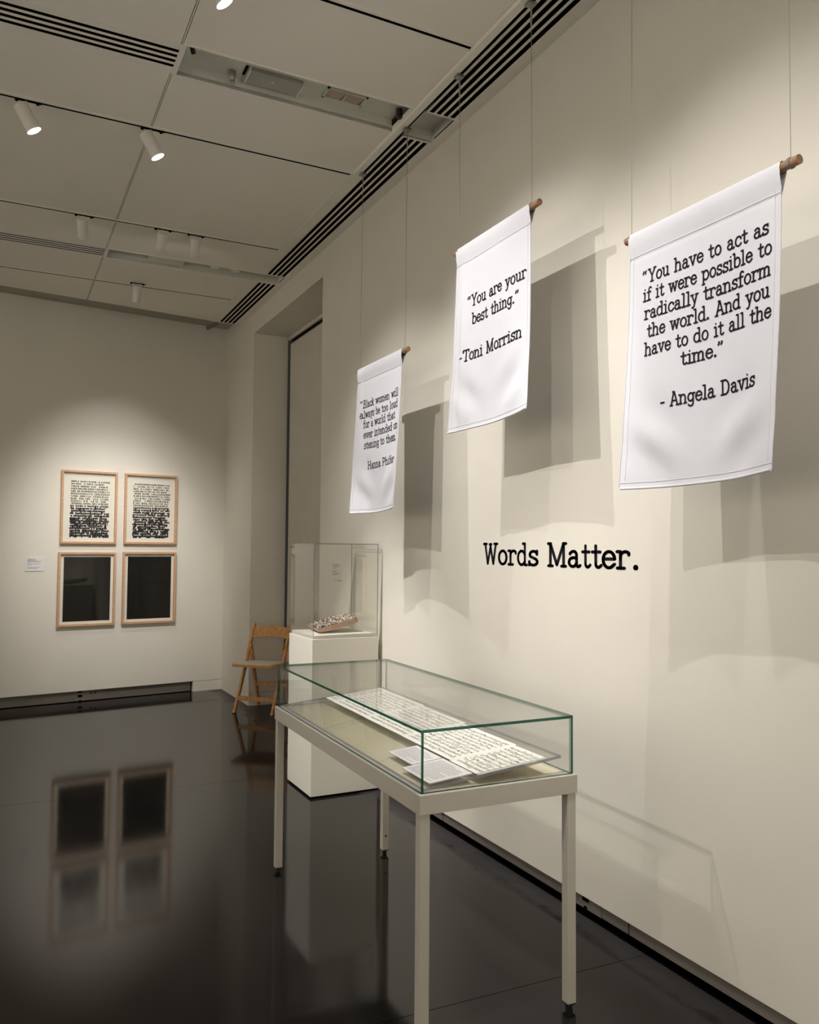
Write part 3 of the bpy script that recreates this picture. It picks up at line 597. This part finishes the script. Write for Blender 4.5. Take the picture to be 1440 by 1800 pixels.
for (x0, x1, y0, y1, lab) in pages:
    p = place(empty('score_page')); tag(p, lab + ', inside the case', 'sheet music', 'music score pages laid end to end')
    slope_sheet('paper', x0, x1, max(y0, 0.0305), y1, M['score']).obj('paper', M['score'], p)
    st = MB(); nt_ = MB(); up = 0.0012
    y0 = max(y0, 0.0305); ya, yb = y0+0.014, y1-0.012; ns = 10; pitch = (x1-x0-0.028)/ns
    def q(m_, xa, xb, a_, b_): m_.add([on_slope(xa, a_, up), on_slope(xb, a_, up), on_slope(xb, b_, up), on_slope(xa, b_, up)], [(0, 1, 2, 3)])
    for s_ in range(ns):
        xc = x0+0.014+pitch*(s_+0.25)
        for l in range(5): q(st, xc+l*0.0026, xc+l*0.0026+0.0006, ya, yb)
        y = ya+0.006
        while y < yb-0.004:
            if rnd.random() < 0.82:
                xx = xc+rnd.uniform(-0.003, 0.011); hgt = rnd.choice((-1, 1))*rnd.uniform(0.004, 0.008)
                q(nt_, xx, xx+0.0032, y, y+0.0042); q(nt_, min(xx, xx+hgt), max(xx, xx+hgt), y+0.0034, y+0.0042)
                if rnd.random() < 0.45: q(nt_, xx+hgt, xx+hgt+0.0020, y, y+rnd.uniform(0.008, 0.02))
            y += rnd.uniform(0.006, 0.016)
    for s_ in range(0, 3): q(st, x0+0.016, x1-0.016, ya+(yb-ya)*(s_+0.5)/3, ya+(yb-ya)*(s_+0.5)/3+0.0006)
    tag(st.obj('staff_lines', M['staff'], p), kind='stuff'); tag(nt_.obj('notes', M['ink'], p), kind='stuff')
for (x0, x1, y0, y1, n, lab) in ((0.100, 0.212, 0.258, 0.452, 10, 'smaller white caption card, the farther of the two beside the score'), (0.060, 0.212, 0.050, 0.252, 17, 'larger white caption card covered in small print at the near corner of the case')):
    p = place(empty('caption_card')); tag(p, lab, 'card', 'caption cards beside the music score')
    slope_sheet('card', x0, x1, y0, y1, M['card'], 0.001, 0.0032).obj('card', M['card'], p)
    tm = MB(); up = 0.0046
    for i in range(n):
        xa = x0+0.012+(x1-x0-0.022)*i/n
        y = y1-0.014; end = y0+0.014+(rnd.uniform(0.03, 0.08) if i in (n-1, n//2, 1) else rnd.uniform(0, 0.008))
        while y > end:
            ln = rnd.uniform(0.006, 0.018); ye = max(end, y-ln)
            tm.add([on_slope(xa, y, up), on_slope(xa+0.0018, y, up), on_slope(xa+0.0018, ye, up), on_slope(xa, ye, up)], [(0, 1, 2, 3)]); y = ye-0.003
    tag(tm.obj('printed_text', M['greyink'], p), kind='stuff')

# ------------------------------------------------------------------ plinth, acrylic bonnet, tablet
PX0, PX1, PY0, PY1 = 1.727, 2.167, 4.712, 5.150
pl = empty('plinth', (PX0, PY0, 0)); tag(pl, 'tall white plinth against the right wall behind the table', 'plinth')
PW, PD = PX1-PX0, PY1-PY0
B(0, PW, 0, PD, 0.012, 0.952).obj('body', M['white'], pl, 0.002)
B(0.01, PW-0.01, 0.01, PD-0.01, 0, 0.012).obj('foot_gap', M['black'], pl)
B(0.012, PW-0.012, 0.012, PD-0.012, 0.9525, 0.972).obj('top_pad', M['white'], pl, 0.0015)
bn = empty('acrylic_bonnet', (PX0, PY0, 0.9525)); tag(bn, 'clear acrylic box cover standing on the white plinth', 'display case')
th = 0.0042; bh = 0.582
def ap(*a): return pane(*a, bn, M['acryl'], M['aedge'])
ap(0.004, PW-0.004, 0.004, PD-0.004, bh-th, bh, 'z'); ap(0.004+th, PW-0.004-th, 0.004, 0.004+th, 0.0005, bh-th-0.0003, 'y'); ap(0.004+th, PW-0.004-th, PD-0.004-th, PD-0.004, 0.0005, bh-th-0.0003, 'y')
ap(0.004, 0.004+th, 0.004, PD-0.004, 0.0005, bh-th-0.0003, 'x'); ap(PW-0.004-th, PW-0.004, 0.004, PD-0.004, 0.0005, bh-th-0.0003, 'x')
# the inlaid tablet: thick slab with a rounded underside, lifted at the wall end
tb = empty('inlaid_tablet', (1.808, 4.83, 0.9725), math.radians(0)); tag(tb, 'small wooden slab crusted with shiny pearly pieces, tilted up inside the clear cover', 'art object')
TT = Matrix.Rotation(math.radians(-13.0), 4, 'Y')
LX, LY, LZ = 0.272, 0.275, 0.026
mb = MB(); prof = [(0, 0.010), (0.0, LZ), (LX*0.5, LZ+0.004), (LX, LZ+0.003), (LX, 0.0), (LX*0.72, -0.006), (LX*0.40, -0.006), (0.05, 0.000), (0.012, 0.003)]
n = len(prof); skew = 0.03
vs = [TT @ Vector((x+0.005+skew*(k), k*LY, z+0.001)) for k in (0, 1) for (x, z) in prof]
vs = [Vector((v.x, v.y, max(v.z, 0.0005))) for v in vs]
mb.add(vs, [tuple(range(n)), tuple(range(2*n-1, n-1, -1))] + [(i, n+i, n+(i+1) % n, (i+1) % n) for i in range(n)])
mb.obj('slab', M['tablet'], tb, 0.002)
rn = random.Random(9); mb = MB()
for i in range(24):
    for j in range(23):
        x = 0.012+(LX-0.022)*i/23+rn.uniform(-.003, .003); y = 0.01+(LY-0.02)*j/22+rn.uniform(-.003, .003); s1 = rn.uniform(0.0045, 0.0085); s2 = s1*rn.uniform(0.5, 0.9); hz = rn.uniform(0.002, 0.009); a = rn.uniform(0, 3.14)
        top = LZ+0.002; ring = [(x+s1*math.cos(t_)*math.cos(a)-s2*math.sin(t_)*math.sin(a), y+s1*math.cos(t_)*math.sin(a)+s2*math.sin(t_)*math.cos(a)) for t_ in [k*math.pi/3 for k in range(6)]]
        vs = [(p[0], p[1], top-0.002) for p in ring] + [(x+(p[0]-x)*0.65, y+(p[1]-y)*0.65, top+hz*0.8) for p in ring] + [(x, y, top+hz)]
        vs = [TT @ Vector((v[0]+0.005+skew*v[1]/LY, v[1], v[2]+0.001)) for v in vs]
        mi = rn.choice((0, 0, 1, 1, 2, 2, 3))
        mb.add(vs, [(k, (k+1) % 6, 6+(k+1) % 6, 6+k) for k in range(6)] + [(6+k, 6+(k+1) % 6, 12) for k in range(6)], mi)
tag(mb.obj('inlay', [M['pearl'], M['pearl2'], M['darkinlay'], M['gold']], tb), kind='stuff')
mb = MB(); mb.add([TT @ Vector(v) for v in ((0.006, 0.001, LZ+0.0015), (LX+0.003, 0.001, LZ+0.0045), (LX+0.003+skew, LY-0.001, LZ+0.0045), (0.006+skew, LY-0.001, LZ+0.0015))] , [(0, 1, 2, 3)])
mb.add([TT @ Vector(v) for v in ((LX*.5, 0.001, LZ+0.0055), (LX*.5+skew, LY-0.001, LZ+0.0055), (0.006+skew, LY-0.001, LZ+0.0016), (0.006, 0.001, LZ+0.0016))], [(0, 1, 2, 3)]).obj('dark_ground', M['darkinlay'], tb)
# wall label behind the plinth
def label_lines(mb, x0, x1, z0, z1, fx, rows, rnd, th=0.0035):
    for i, (l, wgt) in enumerate(rows):
        z = z1-(z1-z0)*(i+0.5)/len(rows); x = x0; end = x0+(x1-x0)*l
        while x < end-0.002 and l > 0:
            xe = min(end, x+rnd.uniform(0.008, 0.022)); mb.add([fx(x, z), fx(xe, z), fx(xe, z+th*wgt), fx(x, z+th*wgt)], [(0, 1, 2, 3)]); x = xe+0.003
lb = empty('wall_label', (XW, 5.49, 1.34)); tag(lb, 'small pale text label on the right wall seen through the clear cover', 'label')
B(-0.005, -0.0005, -0.088, 0.088, -0.062, 0.062).obj('card', M['wall'], lb, 0.0005)
mb = MB(); label_lines(mb, -0.075, 0.075, -0.048, 0.056, lambda x, z: (-0.0056, -x, z), [(0.7, .8), (0.9, 1), (0.7, 1), (0.4, .8), (0, 1), (0.5, 1), (0.75, .8), (0.8, 1), (0.35, .8), (0, 1)], rnd)
mb.obj('printed_text', M['greyink'], lb)

# ------------------------------------------------------------------ framed prints on the end wall
def ew(s, dpt, z): return EO + ED*s + EN*dpt + Vector((0, 0, z))
def framed(s0, s1, z0, z1, black, label, seed):
    r = empty('framed_print', ew(s0, 0, z0), EA); tag(r, label, 'picture', 'four framed prints hung in a square on the end wall')
    W, H, d, fw = s1-s0, z1-z0, 0.036, 0.020
    # local x along the wall, local -y out of the wall
    for (a, b, c, e_) in ((0, W, 0, fw), (0, W, H-fw, H)):
        MB().add([(a, -0.002, c), (b, -0.002, c), (b, -0.002, e_), (a, -0.002, e_), (a, -d, c), (b, -d, c), (b, -d, e_), (a, -d, e_)], [(0, 3, 2, 1), (4, 5, 6, 7), (0, 1, 5, 4), (3, 7, 6, 2), (0, 4, 7, 3), (1, 2, 6, 5)]).obj('frame_rail', M['maple'], r, 0.0012)
    for (a, b) in ((0, fw), (W-fw, W)): B(a, b, -d, -0.002, fw, H-fw).obj('frame_rail', M['maple'], r, 0.0012)
    B(fw, W-fw, -0.010, -0.003, fw, H-fw).obj('paper', M['paper'], r)
    B(fw, W-fw, -0.0285, -0.0265, fw, H-fw).obj('glazing', M['pic'], r)
    rr = random.Random(seed); mb = MB(); y = -0.0106
    def q(x0, x1, za, zb): mb.add([(x0, y, za), (x1, y, za), (x1, y, zb), (x0, y, zb)], [(0, 1, 2, 3)])
    if black:
        q(0.052, W-0.046, 0.046, H-0.046); mb.obj('printed_block', M['blackprint'], r); return
    # rows of blunt marks that thicken and run together towards the foot; no words
    x0, x1, zt, zb = 0.092, W-0.072, H-0.088, 0.068; n = 23; pitch = (zt-zb)/n
    for i in range(n):
        k = i/(n-1); z = zt-pitch*(i+1); x = x0-(0.012*k*rr.random()); hh = pitch*(0.60+0.30*k)
        end = x1-rr.choice((0, 0, .01, .02, .04))*(1 if k < .9 else .5)
        while x < end:
            if rr.random() < 0.16*(1-0.5*k): x += rr.uniform(0.006, 0.014); continue
            wd = rr.uniform(0.009, 0.013)*(1+1.2*k*rr.random()); wd = min(wd, end-x+0.002)
            if k < 0.45:
                t_ = rr.choice('ILHOE')
                q(x, x+0.006, z, z+hh)
                if t_ in 'HO': q(x+wd-0.004, x+wd, z, z+hh)
                if t_ in 'LOE': q(x, x+wd, z, z+0.0045)
                if t_ in 'OE': q(x, x+wd, z+hh-0.0045, z+hh)
                if t_ == 'H': q(x, x+wd, z+hh*.4, z+hh*.6)
            else:
                q(x, x+wd, z+rr.uniform(-.001, .002), z+hh*rr.uniform(0.8, 1.05))
                if rr.random() < 0.5*k: q(x, x+wd, z-pitch*0.35, z+0.002)
            x += wd + (0.0035 if k < 0.5 else rr.uniform(-0.001, 0.004)*(1.1-k)+0.0006)
    for _ in range(60): 
        xx = rr.uniform(x0-0.03, x1+0.01); zz = zb+rr.random()**2*0.25; q(xx, xx+0.0025, zz, zz+0.003)
    tag(mb.obj('printed_marks', M['ink'], r), kind='stuff')
framed(-1.658, -1.135, 1.535, 2.247, False, 'upper left framed print, rows of black stencilled marks blurring downwards', 1)
framed(-1.060, -0.528, 1.537, 2.247, False, 'upper right framed print, black stencil rows turning to solid bars below', 2)
framed(-1.668, -1.132, 0.736, 1.452, True, 'lower left framed print, solid black sheet with wide white border', 3)
framed(-1.063, -0.525, 0.736, 1.457, True, 'lower right framed print, solid black sheet nearest the corner of the room', 4)
lb = empty('wall_label', ew(-1.874, 0, 1.335), EA); tag(lb, 'small grey caption label on the end wall left of the framed prints', 'label')
B(-0.082, 0.082, -0.006, -0.0005, -0.063, 0.063).obj('card', M['card'], lb, 0.0005)
mb = MB(); label_lines(mb, -0.064, 0.064, -0.045, 0.052, lambda x, z: (x, -0.0064, z), [(0.55, 1.2), (0.62, 1), (0.95, 1.3), (0.15, .8), (0.9, .9), (0.3, .8), (0, 1), (0.9, .9), (0.7, .9)], rnd)
mb.obj('printed_text', M['greyink'], lb)
# sockets in the recessed skirting
so = empty('socket_plate', ew(-1.42, -0.028, 0.055), EA); tag(so, 'power socket plate in the dark skirting recess below the framed prints', 'socket')
B(-0.075, 0.19, -0.003, 0.0, -0.045, 0.048).obj('plate', M['panelgrey'], so); B(-0.03, 0.012, -0.0042, -0.003, -0.012, 0.012).obj('outlet', M['black'], so); B(-0.03, 0.012, -0.0042, -0.003, 0.034, 0.047).obj('outlet', M['black'], so); B(-0.015, 0.0, -0.0042, -0.003, -0.045, -0.036).obj('outlet', M['black'], so)
for x in (0.085, 0.125): B(x, x+0.02, -0.0042, -0.003, 0.01, 0.03).obj('screw_cover', M['dark'], so)
so = empty('socket_plate', (XW+0.012, 2.74, 0.058)); tag(so, 'power socket plate in the dark skirting recess behind the right table leg', 'socket')
B(-0.003, 0.0, -0.10, 0.07, -0.026, 0.024).obj('plate', M['panelgrey'], so); B(-0.0045, -0.003, -0.025, 0.015, 0.004, 0.024).obj('outlet', M['black'], so); MB().tube([(-0.005, -0.005, -0.026), (-0.003, -0.005, -0.026)], 0.012, 12).obj('cable_notch', M['black'], so)

# ------------------------------------------------------------------ folding chair
CA = math.atan2(-0.280, 0.290)
ch = empty('folding_chair', (1.974, 7.451, 0), CA); tag(ch, 'wooden folding chair with curved backrest and pale seat pad in the wall bay', 'chair')
CW = 0.403
for x in (0.012, CW-0.012):
    MB().beam((x, 0.0, 0.0), (x, 0.215, 0.44), 0.024, 0.036).beam((x, 0.215, 0.44), (x, 0.345, 0.735), 0.024, 0.034).beam((x, 0.345, 0.735), (x, 0.375, 0.785), 0.022, 0.026).obj('back_post', M['chair'], ch, 0.004)
    sx = 1 if x < 0.2 else -1
    MB().beam((x+sx*0.026, 0.425, 0.0), (x+sx*0.026, 0.255, 0.585), 0.022, 0.036).tube([(x+sx*0.015, 0.255, 0.585), (x+sx*0.037, 0.255, 0.585)], 0.018, 12).obj('rear_leg', M['chair'], ch, 0.004)
mb = MB(); N_ = 12
for part in range(1):
    vs = []
    for i in range(N_+1):
        u = i/N_; x = 0.024+(CW-0.048)*u; bow = 0.028*math.sin(math.pi*u); arch = 0.016*math.sin(math.pi*u)
        for (dy, z) in ((-0.007, 0.655+arch*0.9), (0.007, 0.655+arch*0.9), (0.007, 0.752+arch), (-0.007, 0.752+arch)):
            yy = 0.310+(z-0.655)*0.44
            vs.append((x, yy+bow+dy, z))
    fs = [(4*i+k, 4*i+(k+1) % 4, 4*i+4+(k+1) % 4, 4*i+4+k) for i in range(N_) for k in range(4)] + [(3, 2, 1, 0), (4*N_, 4*N_+1, 4*N_+2, 4*N_+3)]
mb.add(vs, fs).obj('backrest', M['chair'], ch, 0.002)
def roundrect(x0, x1, y0, y1, rf, rb, n=6):
    out = []
    for (cx, cy, rr, a0) in ((x0+rf, y0+rf, rf, 180), (x1-rf, y0+rf, rf, 270), (x1-rb, y1-rb, rb, 0), (x0+rb, y1-rb, rb, 90)):
        out += [(cx+rr*math.cos(math.radians(a0+90*i/n)), cy+rr*math.sin(math.radians(a0+90*i/n))) for i in range(n+1)]
    return out
def slabp(poly, z0, z1, tilt=0.0):
    n = len(poly); vs = [(x, y, z0-tilt*y) for x, y in poly] + [(x, y, z1-tilt*y) for x, y in poly]
    return MB().add(vs, [tuple(range(n-1, -1, -1)), tuple(range(n, 2*n))] + [(i, (i+1) % n, n+(i+1) % n, n+i) for i in range(n)])
slabp(roundrect(-0.012, CW+0.012, -0.055, 0.335, 0.055, 0.02), 0.425, 0.447, 0.04).obj('seat_frame', M['chair'], ch, 0.003)
slabp(roundrect(0.012, CW-0.012, -0.030, 0.315, 0.05, 0.02), 0.447, 0.456, 0.04).obj('seat_pad', M['seatpad'], ch, 0.003)
B(0.024, CW-0.024, 0.048, 0.062, 0.108, 0.150).obj('front_stretcher', M['chair'], ch, 0.003)
B(0.048, CW-0.048, 0.345, 0.359, 0.20, 0.235).obj('rear_stretcher', M['chair'], ch, 0.003)
for x in (0.012, CW-0.012): B(x-0.014, x+0.014, -0.016, 0.018, 0.0, 0.006).obj('foot_cap', M['dark'], ch)
